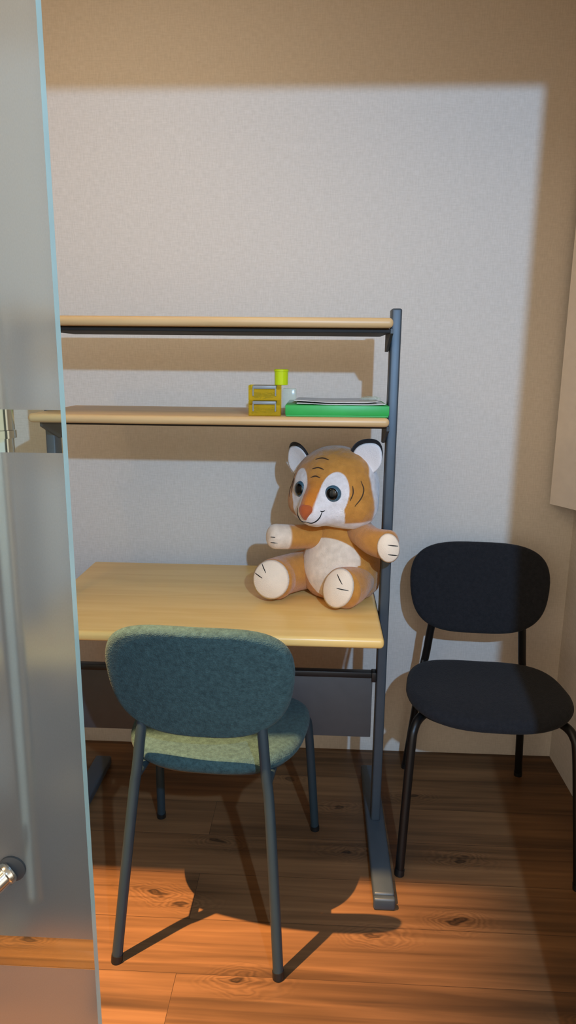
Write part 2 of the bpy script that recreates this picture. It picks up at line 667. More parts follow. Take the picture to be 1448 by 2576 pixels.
# ------------------------------------------------------------------ room shell
XL_ROOM, XR_ROOM, ZC = -1.30, 0.838, 2.50
bm = bmesh.new(); box(bm, (-3.0, -4.6, -0.1), (2.6, 0.12, 0.0))
struct('floor', bm, M_FLOOR, 'brown oak plank floor with knots under the desk and both chairs', 'floor')
bm = bmesh.new(); box(bm, (XL_ROOM - 0.1, 0.0, 0.0), (XR_ROOM + 0.1, 0.12, ZC))
struct('wall_back', bm, M_WALL, 'beige woven wallpaper wall behind the desk, lit by a pale rectangle', 'wall')
bm = bmesh.new(); box(bm, (XR_ROOM, -1.35, 0.0), (XR_ROOM + 0.1, 0.0, ZC))
struct('wall_right', bm, M_WALL, 'beige side wall at the right edge beside the black chair', 'wall')
bm = bmesh.new(); box(bm, (XL_ROOM - 0.1, -1.35, 0.0), (XL_ROOM, 0.0, ZC))
struct('wall_left', bm, M_WALL, 'beige side wall hidden behind the frosted glass door', 'wall')
bm = bmesh.new(); box(bm, (XL_ROOM - 0.1, -1.08, ZC), (XR_ROOM + 0.1, 0.12, ZC + 0.1))
struct('ceiling', bm, M_CEIL, 'white ceiling above the small room', 'ceiling')
# front partition with the doorway: solid part on the right, header over the door
JX, HZ = 0.497, 2.014
bm = bmesh.new(); box(bm, (JX, -1.45, 0.0), (XR_ROOM + 0.1, -1.35, ZC + 0.1))
struct('wall_front', bm, M_WALL, 'front partition wall to the right of the doorway', 'wall')
bm = bmesh.new(); box(bm, (XL_ROOM - 0.1, -1.40, HZ + 0.02), (JX, -1.35, ZC + 0.1))
struct('trim_1', bm, M_FRAME, 'header beam above the glass door', 'trim')

# ------------------------------------------------------------------ glass door
GX, GY0, GY1 = -0.3735, -1.368, -1.350
Z0, Z1 = 0.008, 2.06
zs = [Z0, 0.415, 0.474, 1.2725, 1.3315, Z1]
bm = bmesh.new()
xl = XL_ROOM
fr = [[bm.verts.new((x, GY0, z)) for x in (xl, GX)] for z in zs]
bk = [[bm.verts.new((x, GY1, z)) for x in (xl, GX)] for z in zs]
for i in range(len(zs) - 1):
    clear = i in (1, 3)
    f = bm.faces.new((fr[i][0], fr[i][1], fr[i + 1][1], fr[i + 1][0])); f.material_index = 1 if clear else 0
    f = bm.faces.new((bk[i][1], bk[i][0], bk[i + 1][0], bk[i + 1][1])); f.material_index = 1
    f = bm.faces.new((fr[i][1], bk[i][1], bk[i + 1][1], fr[i + 1][1])); f.material_index = 2
    f = bm.faces.new((bk[i][0], fr[i][0], fr[i + 1][0], bk[i + 1][0])); f.material_index = 2
f = bm.faces.new((fr[0][0], bk[0][0], bk[0][1], fr[0][1])); f.material_index = 2
f = bm.faces.new((fr[-1][1], bk[-1][1], bk[-1][0], fr[-1][0])); f.material_index = 2
me = bpy.data.meshes.new('door_1')
bm.to_mesh(me); bm.free()
door = link('door_1', me, [M_FROST, M_CLEAR, M_GEDGE], None, False)
door['kind'] = 'structure'
door['label'] = 'frosted glass sliding door with two clear stripes and chrome handle at the left'
door['category'] = 'door'
# pull bar on the room side, seen through the clear stripe
bm = bmesh.new()
tube(bm, [(-0.492, -1.296, z) for z in (0.50, 0.55, 1.284)], 0.017, 24)
tube(bm, [(-0.492, -1.296, z) for z in (1.2845, 1.296)], 0.021, 24)
tube(bm, [(-0.492, -1.296, z) for z in (1.2965, 1.62)], 0.019, 24)
from_bm('door_handle', bm, M_CHROME, door, True, 40)
# stand-off bolt on the corridor side
bm = bmesh.new()
d = Vector((-0.58, -0.72, -0.36)).normalized()
p0 = Vector((-0.4985, -1.3715, 0.603))
lathe(bm, [(0.004, -0.002), (0.016, 0.0), (0.0185, 0.004), (0.0185, 0.010), (0.0155, 0.012), (0.0155, 0.10), (0.012, 0.104)], p0, d, 28)
from_bm('handle_mount', bm, M_CHROME, door, True, 40)
bm = bmesh.new()
lathe(bm, [(0.004, 0), (0.022, 0.0), (0.022, 0.004), (0.017, 0.0055)], (-0.497, -1.3682, 0.604), (0, -1, 0), 28)
from_bm('handle_washer', bm, M_DARKB, door, True, 40)

# ------------------------------------------------------------------ desk
PXL, PXR = -0.757, 0.172
desk = thing('study_desk', 'maple topped study desk with grey steel posts carrying two shelves', 'desk', (-0.3, -0.42, 0))
OFF = -Vector(desk.location)


def dpart(name, bm, mat, parent=None, sharp=35):
    bmesh.ops.translate(bm, vec=OFF, verts=bm.verts)
    return from_bm(name, bm, mat, parent or desk, True, sharp)


bm = bmesh.new(); box(bm, (-0.784, -0.677, 0.692), (0.152, -0.062, 0.720), 0.011, 4)
dpart('desktop', bm, M_MAPLE)


def shelf(z0, z1, y0, y1, tray):
    bm = bmesh.new()
    box(bm, (PXL - 0.010, y0, z0), (PXR - 0.019, y1, z1), 0.0105, 4)
    sh = dpart('shelf', bm, M_MAPLE2)
    # steel rail along the underside
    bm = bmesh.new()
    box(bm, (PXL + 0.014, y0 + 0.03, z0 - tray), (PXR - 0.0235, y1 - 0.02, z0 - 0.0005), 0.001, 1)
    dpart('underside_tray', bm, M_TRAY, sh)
    for x in (PXL + 0.014, PXR - 0.0195):
        bm = bmesh.new()
        prof = [(y0 + 0.03, z0 - 0.001), (-0.395, z0 - 0.001), (-0.395, z0 - 0.055), (-0.42, z0 - 0.055), (y0 + 0.03, z0 - 0.012)]
        a = [bm.verts.new((x - 0.0035, y, z)) for y, z in prof]
        b = [bm.verts.new((x + 0.0035, y, z)) for y, z in prof]
        bm.faces.new(a); bm.faces.new(b[::-1])
        for i in range(len(prof)):
            j = (i + 1) % len(prof)
            bm.faces.new((a[i], b[i], b[j], a[j]))
        dpart('shelf_bracket', bm, M_DARKB, sh)
    return sh


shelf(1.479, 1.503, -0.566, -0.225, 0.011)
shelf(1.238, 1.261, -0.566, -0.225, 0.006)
for x in (PXL, PXR):
    bm = bmesh.new()
    box(bm, (x - 0.0135, -0.447, 0.034), (x + 0.0135, -0.397, 1.533), 0.005, 3)
    dpart('post', bm, M_STEEL)
    bm = bmesh.new()
    # foot: long bar, bevelled, with a plastic cap at the front
    box(bm, (x - 0.028, -0.742, 0.004), (x + 0.028, -0.150, 0.036), 0.007, 3)
    ft = dpart('foot', bm, M_STEEL)
    bm = bmesh.new(); box(bm, (x - 0.0285, -0.760, 0.0), (x + 0.0285, -0.742, 0.034), 0.006, 3)
    dpart('end_cap', bm, M_STEEL, ft)
bm = bmesh.new(); box(bm, (PXL + 0.018, -0.428, 0.303), (PXR - 0.024, -0.412, 0.494), 0.002, 2)
dpart('modesty_panel', bm, M_PANEL)
bm = bmesh.new()
box(bm, (PXL + 0.0135, -0.432, 0.4945), (PXR - 0.0265, -0.408, 0.5125), 0.003, 2)
box(bm, (PXR - 0.027, -0.436, 0.484), (PXR - 0.0137, -0.406, 0.514), 0.002, 2)
dpart('cross_rail', bm, M_BLACK)
for x in (PXL, PXR):        # arms that carry the desktop, behind the front edge
    bm = bmesh.new()
    sgn = 1 if x == PXL else -1
    box(bm, (x + sgn * 0.0145, -0.60, 0.672), (x + sgn * 0.0195, -0.12, 0.6918), 0.001, 1)
    dpart('desktop_arm', bm, M_DARKB)


# ------------------------------------------------------------------ chairs
def superell(a, n):
    c, s = math.cos(a), math.sin(a)
    return math.copysign(abs(c) ** (2 / n), c), math.copysign(abs(s) ** (2 / n), s)


def cushion(outline, zmap, t_top, t_bot, edge, dome=0.0, seg=96):
    """pad with a rolled edge. outline(a)->(x,y); zmap(x,y) lifts it; returns bmesh"""
    bm = bmesh.new()
    prof = []
    for k in (0.0, 0.2, 0.4, 0.6, 0.75, 0.86):
        prof.append((k, t_top, True))
    for i in range(1, 9):
        a = math.pi / 2 * i / 8
        prof.append((1 - edge + edge * math.sin(a), t_top * math.cos(a), True))
    for i in range(1, 9):
        a = math.pi / 2 * i / 8
        prof.append((1 - edge + edge * math.cos(a), -t_bot * math.sin(a), False))
    for k in (0.8, 0.6, 0.4, 0.2, 0.0):
        prof.append((k, -t_bot, False))
    rings = []
    for k, z, topside in prof:
        if k == 0.0:
            x, y = 0.0, 0.0
            rings.append([bm.verts.new((0, 0, z + (dome if topside else 0) + zmap(0, 0)))])
            continue
        ring = []
        for i in range(seg):
            x, y = outline(2 * math.pi * i / seg)
            x, y = x * k, y * k
            zz = z + (dome * (1 - k * k) if topside else 0) + zmap(x, y)
            ring.append(bm.verts.new((x, y, zz)))
        rings.append(ring)
    for a, b in zip(rings, rings[1:]):
        if len(a) == 1:
            for i in range(seg):
                bm.faces.new((a[0], b[i], b[(i + 1) % seg]))
        elif len(b) == 1:
            for i in range(seg):
                bm.faces.new((a[i], b[0], a[(i + 1) % seg]))
        else:
            for i in range(seg):
                bm.faces.new((a[i], b[i], b[(i + 1) % seg], a[(i + 1) % seg]))
    return bm


def make_chair(label, loc, rz, fab, frame, foot_mat):
    root = thing('padded_chair', label, 'chair', loc, rz)

    # seat: wide rounded trapezoid, front at -y
    def seat_out(a):
        x, y = superell(a, 3.1)
        y = y * 0.192
        w = 0.232 - 0.10 * max(0, y + 0.03) - 0.05 * max(0, -y - 0.10)
        return x * w, y
    bm = cushion(seat_out, lambda x, y: 0.012 * (x / 0.23) ** 2 - 0.012 * (max(0, -y - 0.08) / 0.12) ** 2, 0.021, 0.019, 0.11, 0.005)
    bmesh.ops.translate(bm, vec=(0, -0.040, 0.452), verts=bm.verts)
    from_bm('seat', bm, fab, root)
    # under-seat shell
    bm = cushion(lambda a: tuple(v * 0.90 for v in seat_out(a)), lambda x, y: 0.0, 0.006, 0.006, 0.05)
    bmesh.ops.translate(bm, vec=(0, -0.040, 0.431), verts=bm.verts)
    from_bm('seat_base', bm, frame, root)

    # backrest: rounded rectangle, a little narrower below, wrapped round the sitter
    def back_out(a):
        x, z = superell(a, 3.3)
        z = z * 0.146
        w = 0.216 * (1.0 - 0.125 * max(0, (0.02 - z) / 0.17) ** 1.3)
        return x * w, z
    bm = cushion(back_out, lambda x, y: 0.55 * x * x, 0.014, 0.018, 0.085, 0.004)
    tilt = math.radians(12)
    R = Matrix.Translation((0, 0.200, 0.697)) @ Matrix.Rotation(-tilt, 4, 'X') @ Matrix.Rotation(math.radians(90), 4, 'X')
    bmesh.ops.transform(bm, matrix=R, verts=bm.verts)
    from_bm('backrest', bm, fab, root)
    # legs
    for s in (-1, 1):
        bm = bmesh.new()
        pts = spline([(s * 0.193, 0.262, 0.012), (s * 0.178, 0.228, 0.20), (s * 0.161, 0.193, 0.40), (s * 0.152, 0.184, 0.47),
                      (s * 0.145, 0.176, 0.54), (s * 0.140, 0.170, 0.585)], 8)
        tube(bm, pts, 0.0125, 18)
        lg = from_bm('rear_leg', bm, frame, root, True, 50)
        bm = bmesh.new(); tube(bm, [(s * 0.1935, 0.2635, 0.0), (s * 0.193, 0.262, 0.012), (s * 0.1922, 0.2611, 0.018)], 0.0138, 18)
        from_bm('foot_cap', bm, foot_mat, lg, True, 50)
        bm = bmesh.new()
        pts = spline([(s * 0.240, -0.262, 0.012), (s * 0.230, -0.232, 0.20), (s * 0.220, -0.203, 0.37), (s * 0.213, -0.188, 0.410),
                      (s * 0.198, -0.162, 0.426), (s * 0.168, -0.12, 0.428)], 8)
        tube(bm, pts, 0.0125, 18)
        lg = from_bm('front_leg', bm, frame, root, True, 50)
        bm = bmesh.new(); tube(bm, [(s * 0.2405, -0.2635, 0.0), (s * 0.240, -0.262, 0.012), (s * 0.239, -0.261, 0.018)], 0.0138, 18)
        from_bm('foot_cap', bm, foot_mat, lg, True, 50)
    # side tubes under the seat
    for s in (-1, 1):
        bm = bmesh.new()
        tube(bm, spline([(s * 0.168, -0.12, 0.428), (s * 0.158, 0.03, 0.428), (s * 0.155, 0.184, 0.445)], 6), 0.010, 14)
        from_bm('seat_rail', bm, frame, root, True, 50)
    return root


make_chair('teal fabric padded chair seen from behind, pushed in front of the desk', (-0.268, -0.699, 0), math.radians(176.4), M_TEAL, M_TEALF, M_BLACK)
make_chair('black fabric padded chair facing forward between the desk and the right wall', (0.481, -0.378, 0), math.radians(-3.4), M_NAVY, M_BLKF, M_BLACK)

# ------------------------------------------------------------------ plush tiger
TAN = lin((202, 138, 64))
ORG = lin((208, 124, 46))
WHT = lin((240, 230, 226))
CRM = lin((240, 218, 194))


def setcol(o, fn):
    me = o.data
    ca = me.color_attributes.new('Col', 'FLOAT_COLOR', 'POINT')
    for i, v in enumerate(me.vertices):
        ca.data[i].color = fn(v.co)


def mixc(a, b, t):
    t = max(0.0, min(1.0, t))
    return tuple(a[i] * (1 - t) + b[i] * t for i in range(3)) + (1.0,)


tiger = thing('plush_tiger', 'orange and white plush tiger cub sitting on the right end of the desk', 'plush toy', (0.05, -0.33, 0.72))
TO = -Vector(tiger.location)

HC = Vector((0.029, -0.360, 1.050))
yw = math.radians(33)
HF = Vector((-math.sin(yw), -math.cos(yw), 0))
HS = Vector((math.cos(yw), -math.sin(yw), 0))
HU = Vector((0, 0, 1))


def H(s, f, u):
    return HC + HS * s + HF * f + HU * u


def ell(p, c, r):
    q = Vector(((p[0] - c[0]) / r[0], (p[1] - c[1]) / r[1], (p[2] - c[2]) / r[2]))
    return (q.length - 1) * min(r)


def smin(a, b, k):
    h = max(0.0, min(1.0, 0.5 + 0.5 * (b - a) / k))
    return b * (1 - h) + a * h - k * h * (1 - h)


def head_sdf(p):
    d = ell(p, (0, 0, 0), (0.126, 0.114, 0.116))
    d = smin(d, ell(p, (0, 0.100, -0.056), (0.050, 0.056, 0.042)), 0.035)
    d = smin(d, ell(p, (0, 0.085, -0.022), (0.022, 0.055, 0.034)), 0.03)
    for s in (-1, 1):
        d = smin(d, ell(p, (s * 0.070, 0.022, -0.050), (0.066, 0.066, 0.058)), 0.03)
    return d


def head_hit(o, dr):
    """walk from outside towards o, opposite of dr"""
    lo, hi = 0.0, 0.30
    for _ in range(26):
        m = (lo + hi) / 2
        p = (o[0] + dr[0] * m, o[1] + dr[1] * m, o[2] + dr[2] * m)
        if head_sdf(p) > 0:
            hi = m
        else:
            lo = m
    return Vector((o[0] + dr[0] * hi, o[1] + dr[1] * hi, o[2] + dr[2] * hi))


def head_front(s, u, f0=0.0):
    return head_hit((s, f0, u), (0, 1, 0))


def head_col(p):
    s, f, u = p
    a = abs(s)
    c = TAN
    # whiskered ruff: sides behind the cheek and the underside
    ang = math.degrees(math.atan2(a, f))
    ruff = max(0, min(1, (ang - (80 + 90 * max(0, u - 0.045) * 4)) / 4)) if a > 0.045 else 0
    low = max(0, min(1, (-(u) - (0.083 - 0.10 * max(0, a - 0.06))) / 0.006))
    c = mixc(c, WHT, max(ruff, low))
    if f > 0.02:
        e = ((a - 0.056) / 0.036) ** 2 + ((u - (-0.003)) / 0.060) ** 2
        e2 = (a / 0.066) ** 2 + ((u + 0.078) / 0.048) ** 2
        e3 = ((a - 0.045) / 0.040) ** 2 + ((u + 0.055) / 0.05) ** 2
        w = max(0, min(1, (1.04 - min(e, e2, e3)) / 0.08))
        c = mixc(c, WHT, w)
        bw = 0.0235 + 0.10 * max(0, u - 0.01)
        br = max(0, min(1, (bw - a) / 0.003)) * max(0, min(1, (u + 0.052) / 0.006))
        bc = mixc(ORG, TAN, (u - 0.0) / 0.05)
        c = mixc(c, bc, br)
    return c


bm = bmesh.new()
NU, NV = 300, 190
ringsv = []
for j in range(NV + 1):
    th = math.pi * j / NV
    if j in (0, NV):
        d = (0, 0, math.cos(th))
        ringsv.append([head_hit((0, 0, 0), d)])
        continue
    row = []
    for i in range(NU):
        ph = 2 * math.pi * i / NU
        row.append(head_hit((0, 0, 0), (math.sin(th) * math.cos(ph), math.sin(th) * math.sin(ph), math.cos(th))))
    ringsv.append(row)
cols = []
vv = []
for row in ringsv:
    r = []
    for p in row:
        fz = 0.0012 * noise.noise(p * 60)
        v = bm.verts.new(H(*(p * (1 + fz / 0.12))) + TO)
        cols.append(head_col(p))
        r.append(v)
    vv.append(r)
for a, b in zip(vv, vv[1:]):
    for i in range(NU):
        j = (i + 1) % NU
        if len(a) == 1:
            bm.faces.new((a[0], b[i], b[j]))
        elif len(b) == 1:
            bm.faces.new((a[i], b[0], a[j]))
        else:
            bm.faces.new((a[i], b[i], b[j], a[j]))
head = from_bm('head', bm, M_PLUSH, tiger)
ca = head.data.color_attributes.new('Col', 'FLOAT_COLOR', 'POINT')
for i, c in enumerate(cols):
    ca.data[i].color = c


def tpart(name, bm, mat, parent=None, sharp=None):
    bmesh.ops.translate(bm, vec=TO, verts=bm.verts)
    return from_bm(name, bm, mat, parent or tiger, True, sharp)


# eyes
for s in (-1, 1):
    q = head_front(s * 0.053, 0.0)
    e = 0.004
    qx = head_front(s * 0.053 + e, 0.0)
    qz = head_front(s * 0.053, e)
    nrm = (qz - q).cross(qx - q).normalized()
    if nrm.y < 0:
        nrm = -nrm
    nrm = (nrm + Vector((0, 0.7, 0))).normalized()
    W_n = (HS * nrm.x + HF * nrm.y + HU * nrm.z).normalized()
    c = H(*q) - W_n * 0.004
    bm = bmesh.new()
    lathe(bm, [(0.0232, -0.004), (0.0234, 0.002), (0.0218, 0.0055), (0.0185, 0.0085), (0.0150, 0.0104)], c, W_n, 40)
    ey = tpart('eye', bm, M_IRIS, head)
    bm = bmesh.new()
    lathe(bm, [(0.0168, 0.0080), (0.0164, 0.0100), (0.0120, 0.0122), (0.0065, 0.0133), (0.001, 0.0136)], c, W_n, 40)
    tpart('pupil', bm, M_EYE, ey)

# nose : soft rounded triangle over the tip of the snout
bm = bmesh.new()
N = 40
ctr = (0.0, -0.042)
rows = []
for k in range(0, 9):
    rr = k / 8
    row = []
    for i in range(N):
        a = 2 * math.pi * i / N
        # wide above, pointed below
        x = math.cos(a)
        z = math.sin(a)
        w = 0.0225 * (1.0 if z > 0 else (1 - 0.72 * (-z) ** 1.2))
        hh = 0.0145 if z > 0 else 0.031
        sx = math.copysign(abs(x) ** 0.75, x)
        px, pz = sx * w * rr, ctr[1] + z * hh * rr
        q = head_front(px, pz)
        row.append(bm.verts.new(H(q.x, q.y + 0.0075 * math.sqrt(max(0, 1 - rr ** 2.6)) - (0.0015 if k == 8 else 0), q.z)))
    rows.append(row)
for a, b in zip(rows, rows[1:]):
    for i in range(N):
        bm.faces.new((a[i], b[i], b[(i + 1) % N], a[(i + 1) % N]))
bmesh.ops.remove_doubles(bm, verts=bm.verts, dist=1e-6)
tpart('nose', bm, M_NOSE, head)


def head_thread(name, pts, rad, mat, side=False, n=8):
    P = []
    for p in spline([Vector((a, b, 0)) for a, b in pts], n):
        q = head_front(p.x, p.y)
        P.append(H(q.x, q.y + rad * 0.3, q.z))
    bm = bmesh.new()
    R = [rad * (0.45 + 0.55 * min(1, 4 * min(i, len(P) - 1 - i) / len(P))) for i in range(len(P))]
    tube(bm, P, R, 8)
    return tpart(name, bm, mat, head)


# smile, chin seam, forehead and cheek stripes
head_thread('mouth', [(0.0, -0.077), (0.014, -0.079), (0.028, -0.072), (0.037, -0.060), (0.040, -0.046)], 0.0017, M_THREAD)
head_thread('mouth', [(0.0, -0.077), (-0.014, -0.079), (-0.028, -0.072), (-0.037, -0.060), (-0.040, -0.046)], 0.0017, M_THREAD)
head_thread('mouth', [(0.036, -0.0435), (0.040, -0.046), (0.044, -0.0435)], 0.0016, M_THREAD)
for uu, ww in ((0.088, 0.021), (0.064, 0.018), (0.042, 0.015)):
    head_thread('stripe', [(-ww, uu - 0.004), (0.0, uu + 0.001), (ww, uu - 0.002)], 0.0019, M_BROWNTH)
for s in (-1, 1):
    head_thread('stripe', [(s * 0.096, 0.022), (s * 0.0995, 0.002), (s * 0.096, -0.018)], 0.0016, M_BROWNTH)
    head_thread('stripe', [(s * 0.108, 0.034), (s * 0.1165, 0.010), (s * 0.1165, -0.012), (s * 0.108, -0.032)], 0.0017, M_BROWNTH)


# ears : cupped black leaves with a white lining set to the outside
def ear(sg):
    c = Vector((0.079, 0.006, 0.072)) if sg > 0 else Vector((-0.113, 0.012, 0.045))
    outd = Vector((sg * 0.66, 0, 0.75)).normalized()        # root to tip
    face = Vector((sg * 0.30, 0.95, 0.0))
    face = (face - outd * face.dot(outd)).normalized()
    lat = outd.cross(face) * sg                              # towards the outer edge
    lat.normalize()

    def leaf(wd, ln, off_l, off_t, cup, th, shift):
        bm = bmesh.new()
        NR, NA = 10, 48
        grid = {}
        for side in (0, 1):
            for k in range(NR + 1):
                for i in range(NA):
                    a = 2 * math.pi * i / NA
                    r = k / NR
                    y = math.sin(a)
                    x = math.cos(a) * (1 - 0.22 * max(0, y) ** 2)
                    lx, ly = x * wd * r + off_l, y * ln * r + off_t
                    dep = cup * (((lx / 0.055) ** 2) * 0.7 + (ly / 0.065) ** 2 * 0.25) - cup * 0.9
                    dep += shift + (th * math.sqrt(max(0, 1 - r ** 4)) if side == 0 else -th * math.sqrt(max(0, 1 - r ** 4)))
                    p = c + lat * lx + outd * (ly + 0.028) + face * dep
                    grid[side, k, i] = bm.verts.new(H(*p))
        for side in (0, 1):
            for k in range(NR):
                for i in range(NA):
                    j = (i + 1) % NA
                    bm.faces.new((grid[side, k, i], grid[side, k + 1, i], grid[side, k + 1, j], grid[side, k, j]))
        bmesh.ops.remove_doubles(bm, verts=bm.verts, dist=1e-6)
        return bm
    er = tpart('ear', leaf(0.045, 0.053, 0.003, 0.0, 0.020, 0.005, 0.0), M_PLUSHB, head)
    tpart('ear_lining', leaf(0.042, 0.050, -0.0045, -0.005, 0.020, 0.004, 0.0045), M_PLUSHW, er)


for sg in (-1, 1):
    ear(sg)

# body : seated pear, belly patch sewn in
BC = Vector((0.052, -0.330, 0.0))
yb = math.radians(27)
BF = Vector((-math.sin(yb), -math.cos(yb), 0))
BS = Vector((math.cos(yb), -math.sin(yb), 0))
prof = [(0.7205, 0.060), (0.7225, 0.082), (0.730, 0.098), (0.748, 0.112), (0.775, 0.1185), (0.805, 0.119), (0.835, 0.115), (0.865, 0.107),
        (0.895, 0.096), (0.925, 0.083), (0.950, 0.068), (0.97, 0.05), (0.98, 0.03)]


def prof_r(z):
    for (a, ra), (b, rb) in zip(prof, prof[1:]):
        if a <= z <= b:
            t = (z - a) / (b - a)
            t = t * t * (3 - 2 * t) * 0.3 + t * 0.7
            return ra + (rb - ra) * t
    return 0.02


bm = bmesh.new()
NB, NZ = 220, 150
rows = []
bcols = []
for j in range(NZ + 1):
    z = 0.7205 + (0.98 - 0.7205) * j / NZ
    r = prof_r(z)
    row = []
    for i in range(NB):
        a = 2 * math.pi * i / NB
        s = r * math.cos(a)
        f = r * 0.93 * math.sin(a) + 0.010 * math.exp(-((z - 0.81) / 0.05) ** 2) * max(0, math.sin(a))
        row.append(bm.verts.new(BC + BS * s + BF * f + Vector((0, 0, z)) + TO))
        zz = z - 0.838
        e = (s / (0.090 if zz > 0 else 0.086 * (1 - 0.30 * min(1, -zz / 0.09)))) ** 2 + (zz / (0.070 if zz > 0 else 0.10)) ** 2
        bcols.append(mixc(TAN, CRM, (1.03 - e) / 0.06) if f > 0 else TAN)
    rows.append(row)
for a, b in zip(rows, rows[1:]):
    for i in range(NB):
        bm.faces.new((a[i], a[(i + 1) % NB], b[(i + 1) % NB], b[i]))
bm.faces.new(rows[0][::-1]); bm.faces.new(rows[-1])
body = from_bm('body', bm, M_PLUSH, tiger)
ca = body.data.color_attributes.new('Col', 'FLOAT_COLOR', 'POINT')
for i, c in enumerate(bcols):
    ca.data[i].color = c


def limb(name, ctrl, radii, tip=0.55, white_from=None, seg=64):
    """stuffed limb: spline with radius profile and a flattened rounded end"""
    P = spline(ctrl, 16)
    n = len(P)
    Rr = spline([Vector((r, 0, 0)) for r in radii], 16)
    R = [v.x for v in Rr]
    fr_ = frames(P)
    t_end = fr_[-1][0]
    t_beg = fr_[0][0]
    path = []
    for k in range(10):
        a = math.pi / 2 * (1 - k / 10)
        path.append((P[0] - t_beg * R[0] * 0.8 * math.sin(a), R[0] * max(0.03, math.cos(a)), 0))
    for i in range(n):
        path.append((P[i], R[i], i / (n - 1)))
    for k in range(1, 13):
        a = math.pi / 2 * k / 12
        path.append((P[-1] + t_end * R[-1] * tip * math.sin(a), R[-1] * max(0.03, math.cos(a) ** 0.7), 1 + 0.3 * k / 12))
    bm = bmesh.new()
    cl = []
    rings = []
    fr2 = frames([p for p, _, _ in path])
    for (p, r, t), (tt, nn, bb) in zip(path, fr2):
        ring = []
        for i in range(seg):
            a = 2 * math.pi * i / seg
            ring.append(bm.verts.new(p + (nn * math.cos(a) + bb * math.sin(a)) * r + TO))
            cl.append(mixc(TAN, CRM, (t - white_from) / 0.05) if white_from is not None else TAN)
        rings.append(ring)
    for a, b in zip(rings, rings[1:]):
        for i in range(seg):
            bm.faces.new((a[i], a[(i + 1) % seg], b[(i + 1) % seg], b[i]))
    bm.faces.new(rings[0][::-1]); bm.faces.new(rings[-1])
    o = from_bm(name, bm, M_PLUSH, tiger)
    ca = o.data.color_attributes.new('Col', 'FLOAT_COLOR', 'POINT')
    for i, c in enumerate(cl):
        ca.data[i].color = c
    return o, P[-1], t_end, R[-1]


def pad(name, parent, c, nrm, ra, rb, dome, rot=0.0, lines=()):
    """domed oval sole with stitched toe lines"""
    nrm = Vector(nrm).normalized()
    up_ = Vector((0, 0, 1))
    v = (up_ - nrm * up_.dot(nrm)).normalized()
    u = v.cross(nrm).normalized()
    cu, sv = u * math.cos(rot) + v * math.sin(rot), v * math.cos(rot) - u * math.sin(rot)

    def at(x, y):
        r2_ = x * x + y * y
        return Vector(c) + cu * (x * ra) + sv * (y * rb) + nrm * (dome * (1 - r2_))
    bm = bmesh.new()
    NR, NA = 8, 56
    rows = []
    for k in range(NR + 1):
        r = k / NR
        rows.append([bm.verts.new(at(r * math.cos(2 * math.pi * i / NA), r * math.sin(2 * math.pi * i / NA))) for i in range(NA)])
    back = bm.verts.new(Vector(c) - nrm * 0.012)
    for a, b in zip(rows, rows[1:]):
        for i in range(NA):
            bm.faces.new((a[i], b[i], b[(i + 1) % NA], a[(i + 1) % NA]))
    for i in range(NA):
        bm.faces.new((rows[-1][i], back, rows[-1][(i + 1) % NA]))
    bmesh.ops.remove_doubles(bm, verts=bm.verts, dist=1e-6)
    po = tpart(name, bm, M_PLUSHC, parent)
    for (x0, y0, x1, y1) in lines:
        P = [at(x0 + (x1 - x0) * t, y0 + (y1 - y0) * t) for t in (0, 0.25, 0.5, 0.75, 1)]
        bm = bmesh.new()
        tube(bm, P, [0.0007, 0.0013, 0.0015, 0.0013, 0.0007], 8)
        tpart('claw_stitch', bm, M_THREAD, po)
    return po


def wdir(*v):
    return Vector(v).normalized()


# its right leg (left in the photo)
o, pe, te, re_ = limb('leg', [(-0.005, -0.275, 0.786), (-0.075, -0.325, 0.784), (-0.124, -0.372, 0.783), (-0.143, -0.405, 0.783)],
                      [0.062, 0.058, 0.058, 0.0605], 0.42)
pad('sole', o, pe + Vector((-0.008, -0.030, 0.008)), wdir(-0.22, -0.94, 0.24), 0.0545, 0.0565, 0.017, 0.1, [(-0.45, 0.80, -0.18, 0.34), (-0.85, 0.35, -0.38, 0.08)])
# its left leg (right in the photo)
o, pe, te, re_ = limb('leg', [(0.112, -0.325, 0.786), (0.092, -0.390, 0.783), (0.072, -0.440, 0.781), (0.054, -0.465, 0.781)],
                      [0.054, 0.054, 0.056, 0.0585], 0.42)
pad('sole', o, pe + Vector((-0.016, -0.026, 0.008)), wdir(-0.52, -0.82, 0.24), 0.0475, 0.0575, 0.018, -0.30, [(-0.30, 0.62, 0.30, 0.34), (0.10, 0.05, 0.75, 0.20)])
# its right arm, stretched out sideways
o, pe, te, re_ = limb('arm', [(-0.005, -0.345, 0.902), (-0.060, -0.372, 0.903), (-0.105, -0.392, 0.906), (-0.138, -0.405, 0.910)],
                      [0.040, 0.035, 0.0355, 0.036], 0.75, white_from=0.66)
for zz in (0.006, -0.010):
    bm = bmesh.new()
    q = Vector((-0.152, -0.4385, 0.911 + zz))
    tube(bm, [q, q + Vector((0.010, -0.0005, -0.001)), q + Vector((0.020, 0.0005, -0.002))], [0.0008, 0.0014, 0.0008], 8)
    tpart('claw_stitch', bm, M_THREAD, o)
# its left arm, reaching past the desk post
o, pe, te, re_ = limb('arm', [(0.094, -0.375, 0.930), (0.110, -0.430, 0.925), (0.133, -0.478, 0.920), (0.166, -0.505, 0.919)],
                      [0.040, 0.037, 0.038, 0.0405], 0.6)
pad('paw_pad', o, pe + te * 0.008 + Vector((-0.006, -0.026, 0.0)), wdir(-0.06, -0.97, 0.2), 0.0300, 0.0390, 0.013, 0.12,
    [(-0.05, 0.22, 0.85, 0.08), (-0.10, -0.42, 0.72, -0.55)])

# ------------------------------------------------------------------ things on the middle shelf
SZ = 1.2612


